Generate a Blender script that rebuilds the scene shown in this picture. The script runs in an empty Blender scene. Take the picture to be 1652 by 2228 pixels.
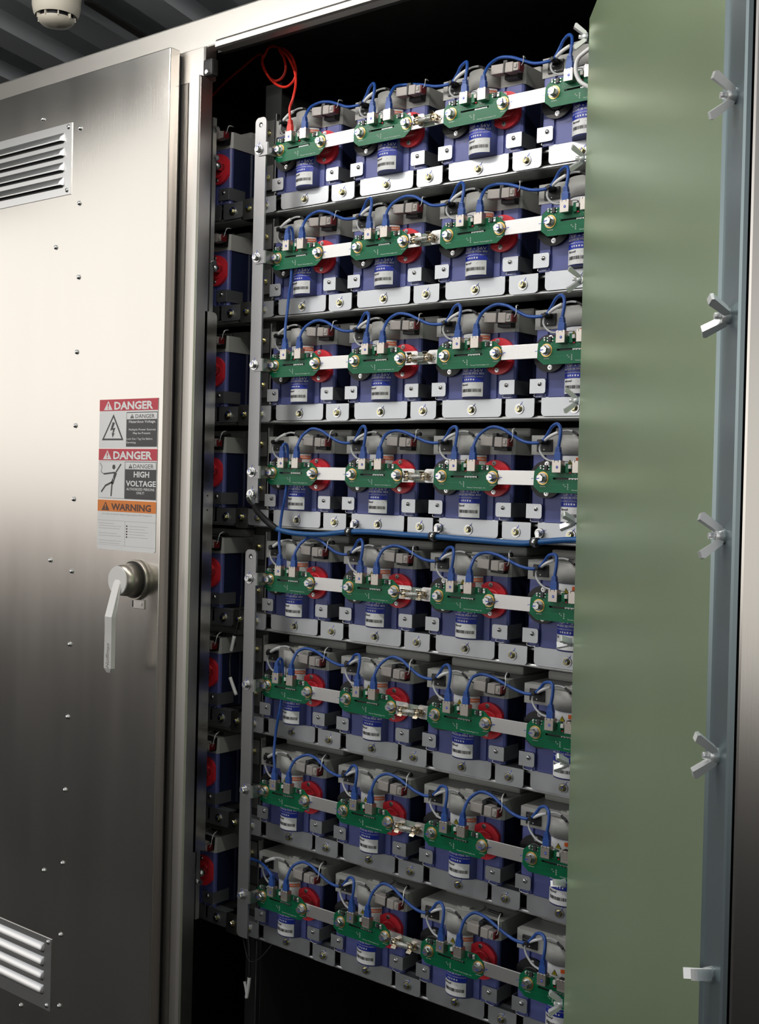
import bpy, bmesh, math, random
from mathutils import Vector, Matrix
random.seed(7)
S = bpy.context.scene
C = S.collection

# ------------------------------------------------------------------ camera
cam = bpy.data.cameras.new('camera'); camo = bpy.data.objects.new('camera', cam); C.objects.link(camo)
R_ = Vector((0.77802, 0.62769, 0.02623)); U_ = Vector((-0.03574, 0.00254, 0.99936)); F_ = Vector((-0.62722, 0.77846, -0.02441))
camo.matrix_world = Matrix(((R_.x, U_.x, -F_.x, 2.00606), (R_.y, U_.y, -F_.y, -2.07030), (R_.z, U_.z, -F_.z, -0.01746), (0, 0, 0, 1)))
cam.sensor_fit = 'VERTICAL'; cam.sensor_height = 24; cam.sensor_width = 24
cam.lens = 2611.7 / 2228 * 24
cam.clip_start = 0.02
S.camera = camo

# ------------------------------------------------------------------ world: overcast daylight above the horizon, dark ground below
WORLD = 1.5; FILL_LAMP = 72.0
W = bpy.data.worlds.new('world'); S.world = W; W.use_nodes = True
nt = W.node_tree; nt.nodes.clear()
wo = nt.nodes.new('ShaderNodeOutputWorld'); bg = nt.nodes.new('ShaderNodeBackground')
tc = nt.nodes.new('ShaderNodeTexCoord'); sx = nt.nodes.new('ShaderNodeSeparateXYZ')
rmp = nt.nodes.new('ShaderNodeValToRGB'); mr = nt.nodes.new('ShaderNodeMapRange')
nt.links.new(tc.outputs['Generated'], sx.inputs[0])
# the bright band reaches lower straight in front (-y) than towards the left
def mnode(op, a, b=None):
    m = nt.nodes.new('ShaderNodeMath'); m.operation = op
    for k, v in enumerate((a, b)):
        if v is None: continue
        if isinstance(v, (int, float)): m.inputs[k].default_value = v
        else: nt.links.new(v, m.inputs[k])
    return m.outputs[0]
shift = mnode('MULTIPLY', mnode('MAXIMUM', mnode('SUBTRACT', mnode('MULTIPLY', sx.outputs[1], -1.0), 0.62), 0.0), 0.45)
zz_ = mnode('ADD', mnode('ADD', sx.outputs[2], shift), mnode('MULTIPLY', mnode('MAXIMUM', sx.outputs[0], 0.0), 0.18))
mr.inputs[1].default_value = -0.5; mr.inputs[2].default_value = 1.0
nt.links.new(zz_, mr.inputs[0]); nt.links.new(mr.outputs[0], rmp.inputs[0])
def zp(z): return (z + 0.5) / 1.5
cr = rmp.color_ramp
cr.elements[0].position = zp(-0.5); cr.elements[0].color = (0.012, 0.010, 0.009, 1)
cr.elements[1].position = zp(1.0); cr.elements[1].color = (0.18, 0.20, 0.23, 1)
for z, c in ((-0.30, (0.012, 0.011, 0.010, 1)), (-0.18, (0.045, 0.038, 0.034, 1)), (-0.10, (0.11, 0.098, 0.09, 1)), (-0.055, (0.25, 0.23, 0.215, 1)), (-0.02, (0.80, 0.76, 0.72, 1)), (0.03, (1.0, 0.97, 0.92, 1)), (0.26, (1.0, 0.98, 0.94, 1)), (0.42, (0.45, 0.45, 0.46, 1)), (0.60, (0.22, 0.23, 0.24, 1))):
    e = cr.elements.new(zp(z)); e.color = c
# dimmer towards the right, added to keep module sides and the left bay dark
xr = nt.nodes.new('ShaderNodeValToRGB'); xr.color_ramp.elements[0].position = 0.42; xr.color_ramp.elements[0].color = (1, 1, 1, 1)
xr.color_ramp.elements[1].position = 0.86; xr.color_ramp.elements[1].color = (.62, .62, .62, 1)
for p_, v_ in ((0.62, .14), (0.80, .14)):
    e = xr.color_ramp.elements.new(p_); e.color = (v_, v_, v_, 1)
nt.links.new(mnode('MULTIPLY', mnode('ADD', sx.outputs[0], 1.0), 0.5), xr.inputs[0]); nt.links.new(mnode('MULTIPLY', xr.outputs[0], WORLD), bg.inputs[1])
nt.links.new(rmp.outputs[0], bg.inputs[0]); nt.links.new(bg.outputs[0], wo.inputs[0])

S.view_settings.view_transform = 'Standard'; S.view_settings.look = 'None'
S.view_settings.exposure = 0.0; S.view_settings.gamma = 1.0
S.view_settings.use_curve_mapping = False

# ------------------------------------------------------------------ materials
M = {}
def mat(name, col, rough=0.5, metal=0.0, spec=0.5, noise=0.0, nscale=(30, 30, 30), rvar=0.0, bump=0.0, bscale=None, coat=0.0, aniso=0.0):
    m = bpy.data.materials.new(name); m.use_nodes = True
    t = m.node_tree; p = t.nodes['Principled BSDF']
    p.inputs['Base Color'].default_value = (*col, 1); p.inputs['Roughness'].default_value = rough
    p.inputs['Metallic'].default_value = metal; p.inputs['Specular IOR Level'].default_value = spec
    p.inputs['Coat Weight'].default_value = coat
    if noise or rvar or bump:
        tcn = t.nodes.new('ShaderNodeTexCoord'); mp = t.nodes.new('ShaderNodeMapping'); mp.inputs['Scale'].default_value = nscale
        nz = t.nodes.new('ShaderNodeTexNoise'); nz.inputs['Scale'].default_value = 1.0; nz.inputs['Detail'].default_value = 4
        t.links.new(tcn.outputs['Object'], mp.inputs[0]); t.links.new(mp.outputs[0], nz.inputs[0])
        if noise:
            mx = t.nodes.new('ShaderNodeMix'); mx.data_type = 'RGBA'; mx.blend_type = 'MIX'
            mx.inputs[6].default_value = (*[c * (1 - noise) for c in col], 1); mx.inputs[7].default_value = (*[min(1, c * (1 + noise)) for c in col], 1)
            t.links.new(nz.outputs['Fac'], mx.inputs[0]); t.links.new(mx.outputs[2], p.inputs['Base Color'])
        if rvar:
            mm = t.nodes.new('ShaderNodeMapRange'); mm.inputs[3].default_value = max(0.02, rough - rvar); mm.inputs[4].default_value = rough + rvar
            t.links.new(nz.outputs['Fac'], mm.inputs[0]); t.links.new(mm.outputs[0], p.inputs['Roughness'])
        if bump:
            bm_ = t.nodes.new('ShaderNodeBump'); bm_.inputs['Strength'].default_value = bump; bm_.inputs['Distance'].default_value = 0.002
            if bscale:
                mp2 = t.nodes.new('ShaderNodeMapping'); mp2.inputs['Scale'].default_value = bscale
                nz2 = t.nodes.new('ShaderNodeTexNoise'); nz2.inputs['Scale'].default_value = 1.0; nz2.inputs['Detail'].default_value = 3
                t.links.new(tcn.outputs['Object'], mp2.inputs[0]); t.links.new(mp2.outputs[0], nz2.inputs[0]); t.links.new(nz2.outputs['Fac'], bm_.inputs['Height'])
            else: t.links.new(nz.outputs['Fac'], bm_.inputs['Height'])
            t.links.new(bm_.outputs[0], p.inputs['Normal'])
    M[name] = m
    return m
mat('stainless', (0.66, 0.63, 0.59), 0.19, 1.0, noise=0.05, nscale=(9, 9, 1.2), rvar=0.04, bump=0.05, bscale=(900, 900, 6))
mat('stainless_frame', (0.62, 0.59, 0.56), 0.36, 1.0, noise=0.04, nscale=(20, 20, 2), rvar=0.04)
mat('header_metal', (0.58, 0.56, 0.53), 0.42, 1.0, noise=0.04, nscale=(2, 20, 20), rvar=0.05)
mat('louvre_metal', (0.80, 0.80, 0.80), 0.32, 1.0)
mat('chrome', (0.80, 0.80, 0.80), 0.24, 1.0)
mat('wing_zinc', (0.86, 0.88, 0.88), 0.36, 0.55)
mat('bolt_metal', (0.74, 0.74, 0.75), 0.27, 1.0)
mat('yellow_zinc', (0.62, 0.58, 0.36), 0.22, 1.0)
mat('zinc_plate', (0.58, 0.60, 0.63), 0.34, 0.85, noise=0.06, nscale=(25, 25, 25), rvar=0.06)
mat('zinc_rail', (0.55, 0.56, 0.56), 0.36, 0.9, noise=0.25, nscale=(60, 60, 300), rvar=0.1)
mat('rack_steel', (0.17, 0.17, 0.165), 0.42, 0.9, noise=0.1, nscale=(12, 12, 3))
mat('busbar', (0.74, 0.73, 0.72), 0.33, 0.9, noise=0.05, nscale=(200, 20, 20))
mat('bar_alu', (0.34, 0.34, 0.35), 0.36, 0.9, noise=0.08, nscale=(60, 60, 4))
mat('gold', (0.85, 0.55, 0.18), 0.30, 0.9)
mat('brass_clip', (0.86, 0.76, 0.60), 0.22, 1.0)
mat('blue_plastic', (0.105, 0.125, 0.36), 0.42)
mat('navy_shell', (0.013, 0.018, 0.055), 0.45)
mat('grey_plastic', (0.44, 0.44, 0.42), 0.42)
mat('plug_grey', (0.40, 0.365, 0.345), 0.36)
mat('black_plastic', (0.012, 0.012, 0.013), 0.42)
mat('black_ink', (0.02, 0.02, 0.022), 0.5)
mat('rubber_black', (0.015, 0.015, 0.016), 0.55)
mat('red_plastic', (0.86, 0.035, 0.055), 0.36)
mat('red_dark', (0.16, 0.010, 0.012), 0.4)
mat('red_cable', (0.80, 0.035, 0.02), 0.4)
mat('blue_cable', (0.020, 0.085, 0.36), 0.38)
mat('thick_blue', (0.016, 0.11, 0.33), 0.35)
mat('grey_cable', (0.50, 0.51, 0.52), 0.4)
mat('white_tube', (0.90, 0.90, 0.90), 0.4)
mat('pcb_green', (0.003, 0.145, 0.062), 0.30, 0.0, spec=0.3)
mat('pcb_trace', (0.01, 0.23, 0.11), 0.3)
mat('silk_white', (0.75, 0.78, 0.75), 0.5)
mat('jack_metal', (0.62, 0.57, 0.52), 0.32, 0.9)
mat('chip_black', (0.03, 0.03, 0.032), 0.4)
mat('solder', (0.8, 0.8, 0.78), 0.3, 0.8)
mat('label_blue', (0.012, 0.035, 0.42), 0.35)
mat('sign_white', (0.93, 0.93, 0.93), 0.3)
mat('label_white', (0.86, 0.87, 0.88), 0.38)
mat('white_plastic', (0.72, 0.72, 0.68), 0.4)
mat('orange_ink', (0.80, 0.14, 0.02), 0.4)
mat('yellow_ink', (0.80, 0.66, 0.02), 0.4)
mat('sign_red', (0.62, 0.03, 0.06), 0.35)
mat('sign_orange', (0.90, 0.25, 0.02), 0.35)
mat('sign_dark', (0.045, 0.042, 0.045), 0.35)
mat('sign_brown', (0.10, 0.03, 0.02), 0.35)
mat('sign_grey', (0.50, 0.50, 0.52), 0.4)
mat('pen_blue', (0.02, 0.07, 0.55), 0.5)
mat('insulator', (0.30, 0.36, 0.31), 0.45)
mat('glass_fuse', (0.66, 0.66, 0.62), 0.25, 0.3)
mat('black_paint', (0.010, 0.011, 0.010), 0.6)
mat('dark_liner', (0.02, 0.021, 0.02), 0.55)
mat('green_zinc', (0.44, 0.57, 0.35), 0.34, 0.6, noise=0.06, nscale=(3, 3, 3), rvar=0.03)
mat('zinc_blue_reflection', (0.30, 0.37, 0.39), 0.30, 0.75, noise=0.05, nscale=(3, 3, 3))  # same zinc as the plate, with its bluish reflection put into the colour
mat('handle_metal', (0.86, 0.85, 0.83), 0.40, 0.25)
mat('knob_metal', (0.52, 0.48, 0.42), 0.32, 0.9)
mat('detector_plastic', (0.80, 0.75, 0.64), 0.45)
mat('ceiling_paint', (0.72, 0.78, 0.84), 0.5, noise=0.15, nscale=(2, 0.6, 2))
mat('floor_dark', (0.012, 0.010, 0.009), 0.7, noise=0.4, nscale=(6, 6, 6))
mat('ground', (0.012, 0.010, 0.009), 0.8, noise=0.4, nscale=(1, 1, 1))

# ------------------------------------------------------------------ mesh builder
_txt = {}
def text_mesh(s, bold=0.0, shear=0.0):
    k = (s, bold, shear)
    if k not in _txt:
        cu = bpy.data.curves.new('t', 'FONT'); cu.body = s; cu.resolution_u = 2; cu.offset = bold; cu.shear = shear
        ob = bpy.data.objects.new('t', cu); C.objects.link(ob)
        dg = bpy.context.evaluated_depsgraph_get()
        me = bpy.data.meshes.new_from_object(ob.evaluated_get(dg))
        vs = [v.co.copy() for v in me.vertices]; fs = [list(p.vertices) for p in me.polygons]
        bpy.data.meshes.remove(me); bpy.data.objects.remove(ob); bpy.data.curves.remove(cu)
        x0 = min(v.x for v in vs); x1 = max(v.x for v in vs); y0 = min(v.y for v in vs); y1 = max(v.y for v in vs)
        _txt[k] = ([((v.x - x0) / (x1 - x0), (v.y - y0) / (y1 - y0)) for v in vs], fs, (x1 - x0) / (y1 - y0))
    return _txt[k]

class MB:
    def __init__(s): s.v = []; s.f = []; s.m = []; s.sm = []; s.mats = []; s.cur = 0
    def use(s, name):
        if name not in s.mats: s.mats.append(name)
        s.cur = s.mats.index(name); return s
    def add(s, vs, fs, smooth=False):
        b = len(s.v); s.v += [tuple(v) for v in vs]
        for f in fs: s.f.append([i + b for i in f]); s.m.append(s.cur); s.sm.append(smooth)
        return s
    def box(s, x0, x1, y0, y1, z0, z1, bev=0.0, T=None):
        x0, x1 = min(x0, x1), max(x0, x1); y0, y1 = min(y0, y1), max(y0, y1); z0, z1 = min(z0, z1), max(z0, z1)
        vs = [(x, y, z) for z in (z0, z1) for y in (y0, y1) for x in (x0, x1)]
        fs = [[0, 2, 3, 1], [4, 5, 7, 6], [0, 1, 5, 4], [2, 6, 7, 3], [0, 4, 6, 2], [1, 3, 7, 5]]
        if bev > 0:
            bm = bmesh.new(); bv = [bm.verts.new(v) for v in vs]
            for f in fs: bm.faces.new([bv[i] for i in f])
            bmesh.ops.bevel(bm, geom=list(bm.edges), offset=bev, segments=2, affect='EDGES', profile=0.6)
            bm.verts.index_update(); vs = [tuple(v.co) for v in bm.verts]; fs = [[v.index for v in f.verts] for f in bm.faces]; bm.free()
        if T: vs = [T @ Vector(v) for v in vs]
        return s.add(vs, fs)
    def prism(s, poly, d0, d1, ax='y', T=None, smooth=False):
        # poly in (x,z) extruded along y by default; ax 'x': poly (y,z); ax 'z': poly (x,y)
        def P(a, b, d): return {'y': (a, d, b), 'x': (d, a, b), 'z': (a, b, d)}[ax]
        n = len(poly); vs = [P(a, b, d0) for a, b in poly] + [P(a, b, d1) for a, b in poly]
        fs = [list(range(n)), list(range(2 * n - 1, n - 1, -1))]
        if T: vs = [T @ Vector(v) for v in vs]
        b = len(s.v); s.add(vs, fs)
        for i in range(n):
            j = (i + 1) % n; s.f.append([b + j, b + i, b + n + i, b + n + j]); s.m.append(s.cur); s.sm.append(smooth)
        return s
    def cyl(s, p0, p1, r0, r1=None, n=20, smooth=True):
        r1 = r0 if r1 is None else r1
        p0 = Vector(p0); p1 = Vector(p1); d = (p1 - p0).normalized()
        a = d.cross(Vector((0, 0, 1)));
        if a.length < 0.01: a = Vector((1, 0, 0))
        a.normalize(); b = d.cross(a)
        vs = []
        for p, r in ((p0, r0), (p1, r1)):
            for i in range(n):
                t = 2 * math.pi * i / n; vs.append(p + a * r * math.cos(t) + b * r * math.sin(t))
        k = len(s.v); s.add(vs, [list(range(n - 1, -1, -1)), list(range(n, 2 * n))])
        for i in range(n):
            j = (i + 1) % n; s.f.append([k + i, k + j, k + n + j, k + n + i]); s.m.append(s.cur); s.sm.append(smooth)
        return s
    def dome(s, c, d, r, h, n=14, k=4):
        c = Vector(c); d = Vector(d).normalized(); a = d.cross(Vector((0, 0, 1)));
        if a.length < 0.01: a = Vector((1, 0, 0))
        a.normalize(); b = d.cross(a); vs = []
        for j in range(k):
            t = j / k * math.pi / 2
            for i in range(n):
                u = 2 * math.pi * i / n; vs.append(c + (a * math.cos(u) + b * math.sin(u)) * r * math.cos(t) + d * h * math.sin(t))
        vs.append(c + d * h); fs = []
        for j in range(k - 1):
            for i in range(n): fs.append([j * n + i, j * n + (i + 1) % n, (j + 1) * n + (i + 1) % n, (j + 1) * n + i])
        for i in range(n): fs.append([(k - 1) * n + i, (k - 1) * n + (i + 1) % n, k * n])
        return s.add(vs, fs, True)
    def tube(s, pts, r, n=10, sub=6, caps=True):
        P = [Vector(p) for p in pts]; Q = []
        rr = r if isinstance(r, (list, tuple)) else [r] * len(P); RR = []
        for i in range(len(P) - 1):
            a = P[max(i - 1, 0)]; b = P[i]; c = P[i + 1]; d = P[min(i + 2, len(P) - 1)]
            for k in range(sub):
                t = k / sub
                Q.append(0.5 * ((2 * b) + (c - a) * t + (2 * a - 5 * b + 4 * c - d) * t * t + (3 * b - a - 3 * c + d) * t ** 3)); RR.append(rr[i] * (1 - t) + rr[i + 1] * t)
        Q.append(P[-1]); RR.append(rr[-1])
        up = Vector((0.13, 0.97, 0.2)); vs = []
        tprev = None; a = None
        for i, q in enumerate(Q):
            t = (Q[min(i + 1, len(Q) - 1)] - Q[max(i - 1, 0)]).normalized()
            if a is None: a = t.cross(up).normalized()
            else: a = (a - t * a.dot(t)).normalized()
            b = t.cross(a)
            for k in range(n):
                u = 2 * math.pi * k / n; vs.append(q + (a * math.cos(u) + b * math.sin(u)) * RR[i])
        fs = []
        for i in range(len(Q) - 1):
            for k in range(n): fs.append([i * n + k, i * n + (k + 1) % n, (i + 1) * n + (k + 1) % n, (i + 1) * n + k])
        s.add(vs, fs, True)
        if caps:
            b = len(s.v) - len(vs); m = (len(Q) - 1) * n
            s.f.append([b + k for k in range(n - 1, -1, -1)]); s.m.append(s.cur); s.sm.append(False)
            s.f.append([b + m + k for k in range(n)]); s.m.append(s.cur); s.sm.append(False)
        return s
    def text(s, st, x0, x1, z0, z1, fn, bold=0.0, shear=0.0):
        # text stretched into the rectangle; fn(x,z) -> 3d point
        vs, fs, asp = text_mesh(st, bold, shear)
        return s.add([fn(x0 + u * (x1 - x0), z0 + v * (z1 - z0)) for u, v in vs], fs)
    def flat(s, poly, fn): return s.add([fn(a, b) for a, b in poly], [list(range(len(poly)))])
    def build(s, name, parent=None, material=None, fix=True):
        me = bpy.data.meshes.new(name); me.from_pydata(s.v, [], s.f)
        for mn in (s.mats or [material]): me.materials.append(M[mn])
        me.polygons.foreach_set('material_index', s.m); me.polygons.foreach_set('use_smooth', s.sm)
        if fix:
            bm = bmesh.new(); bm.from_mesh(me); bmesh.ops.recalc_face_normals(bm, faces=bm.faces); bm.to_mesh(me); bm.free()
        me.update()
        o = bpy.data.objects.new(name, me); C.objects.link(o)
        if parent: o.parent = parent; kids.setdefault(parent, []).append(o)
        return o
kids = {}
def tag(o, label=None, cat=None, group=None, kind=None):
    if label: o['label'] = label
    if cat: o['category'] = cat
    if group: o['group'] = group
    if kind: o['kind'] = kind
    return o
def empty(name, loc=(0, 0, 0), label=None, cat=None, group=None, kind=None):
    o = bpy.data.objects.new(name, None); C.objects.link(o); o.location = loc; o.empty_display_size = 0.05
    return tag(o, label, cat, group, kind)
def copy_tree(o, parent=None):
    c = o.copy(); C.objects.link(c); c.parent = parent
    if parent: kids.setdefault(parent, []).append(c)
    for ch in list(kids.get(o, [])): copy_tree(ch, c)
    return c
def rect(x0, x1, z0, z1): return [(x0, z0), (x1, z0), (x1, z1), (x0, z1)]
def rrect(x0, x1, z0, z1, r, corners='blbrtltr', n=5):
    P = []
    for key, cx, cz, a0 in (('bl', x0 + r, z0 + r, 180), ('br', x1 - r, z0 + r, 270), ('tr', x1 - r, z1 - r, 0), ('tl', x0 + r, z1 - r, 90)):
        if key in [corners[i:i + 2] for i in range(0, len(corners), 2)]:
            for k in range(n + 1):
                a = math.radians(a0 + 90 * k / n); P.append((cx + r * math.cos(a), cz + r * math.sin(a)))
        else: P.append({'bl': (x0, z0), 'br': (x1, z0), 'tr': (x1, z1), 'tl': (x0, z1)}[key])
    return P
def hexbolt(mb, x, y, z, r=0.0075, h=0.007, wr=0.012, head='bolt_metal', washer='bolt_metal', rot=0.3, mark=None, wh=0.002):
    """bolt whose axis is y, head towards -y, washer seated at y"""
    if wr: mb.use(washer).cyl((x, y, z), (x, y - wh, z), wr, wr * 0.96, 20)
    mb.use(head)
    mb.cyl((x, y - wh, z), (x, y - wh - 0.0015, z), r * 1.18, r * 1.1, 18)
    poly = [(x + r * math.cos(rot + k * math.pi / 3), z + r * math.sin(rot + k * math.pi / 3)) for k in range(6)]
    mb.prism(poly, y - wh - 0.0015, y - wh - h * 0.8)
    p2 = [(x + r * 0.86 * math.cos(rot + k * math.pi / 3), z + r * 0.86 * math.sin(rot + k * math.pi / 3)) for k in range(6)]
    n0 = len(mb.v); a = y - wh - h * 0.8; b = y - wh - h
    mb.add([(p[0], a, p[1]) for p in poly] + [(p[0], b, p[1]) for p in p2], [[6, 7, 8, 9, 10, 11]] + [[i, (i + 1) % 6, 6 + (i + 1) % 6, 6 + i] for i in range(6)])
    if mark is not None:
        dx, dz = math.cos(mark), math.sin(mark); px, pz = -dz, dx
        mb.use('pen_blue')
        w = 0.0009
        mb.add([(x + px * w, b - .0002, z + pz * w), (x - px * w, b - .0002, z - pz * w), (x + dx * r * .95 - px * w, b - .0002, z + dz * r * .95 - pz * w), (x + dx * r * .95 + px * w, b - .0002, z + dz * r * .95 + pz * w)], [[0, 1, 2, 3]])
        if wr:
            q0, q1 = r * 1.2, wr * 1.0; yy = y - wh - .0003
            mb.add([(x + dx * q0 + px * w, yy, z + dz * q0 + pz * w), (x + dx * q0 - px * w, yy, z + dz * q0 - pz * w), (x + dx * q1 - px * w, yy, z + dz * q1 - pz * w), (x + dx * q1 + px * w, yy, z + dz * q1 + pz * w)], [[0, 1, 2, 3]])
            q0, q1 = wr, wr * 1.45; yy = y - .0003; w *= .7
            mb.add([(x + dx * q0 + px * w, yy, z + dz * q0 + pz * w), (x + dx * q0 - px * w, yy, z + dz * q0 - pz * w), (x + dx * q1 - px * w, yy, z + dz * q1 - pz * w), (x + dx * q1 + px * w, yy, z + dz * q1 + pz * w)], [[0, 1, 2, 3]])
def panscrew(mb, x, y, z, r=0.0055, h=0.0032, m='chrome'):
    mb.use(m).cyl((x, y, z), (x, y - .0006, z), r * 1.15, r * 1.15, 16); mb.dome((x, y - .0006, z), (0, -1, 0), r, h)
    mb.use('black_ink'); a = y - .0006 - h * .97
    mb.box(x - r * .42, x + r * .42, a - .0002, a + .0004, z - r * .09, z + r * .09); mb.box(x - r * .09, x + r * .09, a - .0002, a + .0004, z - r * .42, z + r * .42)

PX, PZ, BW = 0.25, 0.25563, 0.1296      # column pitch, row pitch, bolt spacing
ORD = ['first', 'second', 'third', 'fourth', 'fifth', 'sixth', 'seventh', 'eighth']
ROWN = ['top', 'second', 'third', 'fourth', 'fifth', 'sixth', 'seventh', 'bottom']
COLN = ['first', 'second', 'third', 'fourth']
def rowz(r): return -(r - 3) * PZ

# ================================================================== LARGE STRUCTURE
# ceiling: corrugated container roof
CEIL_FRONT = -1.12
mb = MB().use('ceiling_paint')
prof = []; x = -3.2
while x < 3.6:
    prof += [(x, 0), (x + .11, 0), (x + .15, .035), (x + .26, .035)]; x += .30
prof.append((x, 0))
vs = [(a, CEIL_FRONT, b) for a, b in prof] + [(a, 4.2, b) for a, b in prof]; n = len(prof)
mb.add(vs, [[i, i + 1, n + i + 1, n + i] for i in range(n - 1)])
mb.use('dark_liner').prism([(-0.014, -.008), (0.014, -.008), (0.014, .0), (-0.014, .0)], -.12, 4.2)
ceil = mb.build('ceiling', fix=False); ceil.location = (-0.905, 0.215, 1.35); ceil.rotation_euler = (0, 0, math.radians(16.5)); tag(ceil, kind='structure')
tube_mat = bpy.data.materials.new('tube_glow'); tube_mat.use_nodes = True; tp = tube_mat.node_tree.nodes['Principled BSDF']
tp.inputs['Emission Color'].default_value = (1.0, .96, .90, 1); tp.inputs['Emission Strength'].default_value = FILL_LAMP; M['tube_glow'] = tube_mat
def make_fill_lamp():  # added fill tubes out of view, lighting upper rows more than lower ones
    root = empty('added_fill_light')
    mb = MB().use('white_plastic'); mb.box(-.64, .64, -.04, .04, .03, .07, .004); mb.box(-.64, -.61, -.02, .02, -.02, .03); mb.box(.61, .64, -.02, .02, -.02, .03); mb.build('fixture_body', root)
    mb = MB().use('tube_glow').cyl((-.61, 0, -.002), (.61, 0, -.002), .013, .013, 12); mb.build('fill_tube', root)
    return root
for k, X in enumerate((-.42, .88)):
    o = make_fill_lamp() if k == 0 else copy_tree(o); o.location = (X, -1.02, 1.275); tag(o, 'added fill tube light under the front edge of the ceiling, %s one, above the camera' % ('left', 'right')[k], 'ceiling light', 'added fill lights')
mb = MB().use('floor_dark').box(-3.5, 3.5, -1.3, 1.2, -1.80, -1.72)
tag(mb.build('floor'), kind='structure')
mb = MB().use('ground').box(-14, 14, -22, -1.3, -2.25, -2.15)
gr_ = mb.build('ground'); tag(gr_, kind='structure')

# cabinet enclosure --------------------------------------------------
cab = empty('equipment_cabinet', (0, -.09, -1.72), 'stainless steel equipment cabinet with one closed door and one door swung open', 'cabinet')
oz = 1.72; oy = .09
def cbuild(mb, name): 
    o = mb.build(name, cab); o.location = (0, oy, oz); return o
XL, XR = -3.35, 2.30
OL, OR_, OT = -.151, .96, .995        # opening edges
mb = MB().use('header_metal')
mb.box(XL, XR, -.09, -.06, OT + .018, 1.088, .004)
cbuild(mb, 'header')
mb = MB().use('stainless_frame')      # rolled rain lip round the opening
mb.prism([(-.112, OT - .004), (-.116, OT), (-.116, OT + .012), (-.112, OT + .018), (-.088, OT + .018), (-.088, OT - .004)], OL + .05, OR_, ax='x')
mb.use('black_paint').prism([(-.088, OT + .004), (-.072, OT + .002), (-.072, OT - .002), (-.088, OT - .002)], OL + .03, OR_, ax='x')
cbuild(mb, 'opening_lip')
mb = MB().use('stainless_frame')      # left stile with gutter
mb.prism([(-.30, -.084), (-.30, -.089), (-.228, -.089), (-.222, -.0895), (-.214, -.092), (-.179, -.092), (-.173, -.095), (-.1695, -.113), (-.165, -.117), (OL - .002, -.117), (OL, -.113), (OL, -.084)], -1.60, OT - .055, ax='z')
mb.prism([(-.30, -.06), (-.30, -.090), (-.166, -.092), (-.156, -.094), (-.156, -.06)], OT - .055, OT + .02, ax='z')
cbuild(mb, 'stile')
mb = MB().use('stainless_frame')
mb.prism([(OL, -.113), (OL + .0015, -.113), (OL + .0015, -.084), (OL, -.084)], -1.60, OT - .06, ax='z')
mb.box(OL - .004, OL - .001, -.084, -.074, -1.60, OT - .06)
cbuild(mb, 'jamb')
mb = MB().use('stainless')
mb.prism(rrect(-.086, -.042, -.93, .385, .012, 'tr'), OL - .004, OL - .001, ax='x')
mb.use('black_ink')
for zz in (-.025, -.060, -.095): mb.cyl((OL - .0012, -.060, zz), (OL - .0005, -.060, zz), .0022, .0022, 8)
cbuild(mb, 'latch_plate')
mb = MB().use('rubber_black'); mb.box(OL - .004, OL + .028, -.104, -.082, OT - .056, OT - .016, .006)
mb.use('chrome'); mb.cyl((OL + .012, -.108, OT - .048), (OL + .012, -.1, OT - .048), .005)
cbuild(mb, 'corner_gasket')
mb = MB().use('stainless_frame'); mb.box(OR_, 1.10, -.09, -.05, -1.60, OT + .02); cbuild(mb, 'stile')
mb = MB().use('stainless'); mb.box(1.075, 2.25, -.13, -.100, -1.60, 1.020, .0025); cbuild(mb, 'door')['label'] = 'second closed stainless door at the right edge'
for xa in (-2.37, -3.30):
    mb = MB().use('stainless'); mb.box(xa, xa + (1.03 if xa > -3 else .89), -.13, -.100, -1.60, 1.020, .0025); cbuild(mb, 'door')
mb = MB().use('header_metal'); mb.box(XL, XR, -.09, -.05, -1.72, -1.60); cbuild(mb, 'sill')
mb = MB().use('black_paint')
mb.box(XL, XR, -.06, .78, 1.080, 1.088); mb.box(XL, XR, .76, .78, -1.72, 1.08); mb.box(1.10, 1.11, -.05, .76, -1.7, 1.08); mb.box(XL, XL + .01, -.06, .76, -1.72, 1.08); mb.box(XR - .01, XR, -.06, .76, -1.72, 1.08); mb.box(XL, XR, -.05, .76, -1.72, -1.70)
mb.box(-.62, -.61, .0, .76, -1.7, 1.08); mb.box(XL, -.62, -.062, -.060, -1.7, 1.08)
cbuild(mb, 'cabinet_shell')

# rack uprights ------------------------------------------------------
def upright(name, x0, x1, y0, z0, z1, label):
    mb = MB().use('rack_steel')
    mb.box(x0, x1, y0, y0 + .003, z0, z1); mb.box(x1 - .003, x1, y0, y0 + .055, z0, z1); mb.box(x0, x0 + .003, y0, y0 + .055, z0, z1)
    mb.box(x1 - .003, x1 + .001, y0 - .004, y0, z0, z1)
    return tag(mb.build(name), label, 'rack post', 'uprights of the rack')
root = empty('rack_upright', (-.09, .075, -1.70), 'grey steel rack upright standing between the left bay and the open bay', 'rack post')
mb = MB().use('dark_liner')
mb.box(-.125, -.122, .078, .40, -1.6, .96); mb.box(-.125, -.068, .078, .081, -1.6, .96)
mb.box(-.071, -.068, .081, .52, -1.6, .93)
o = mb.build('channel', root); o.location = (.09, -.075, 1.70)
for r in range(9):
    mb = MB().use('bolt_metal'); mb.box(-.0655, -.0625, .0570, .070, rowz(r) - (.089 if r < 8 else .35), rowz(r) + (.11 if r < 8 else .115))
    o = mb.build('edge_strip', root); o.location = (.09, -.075, 1.70)
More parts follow.
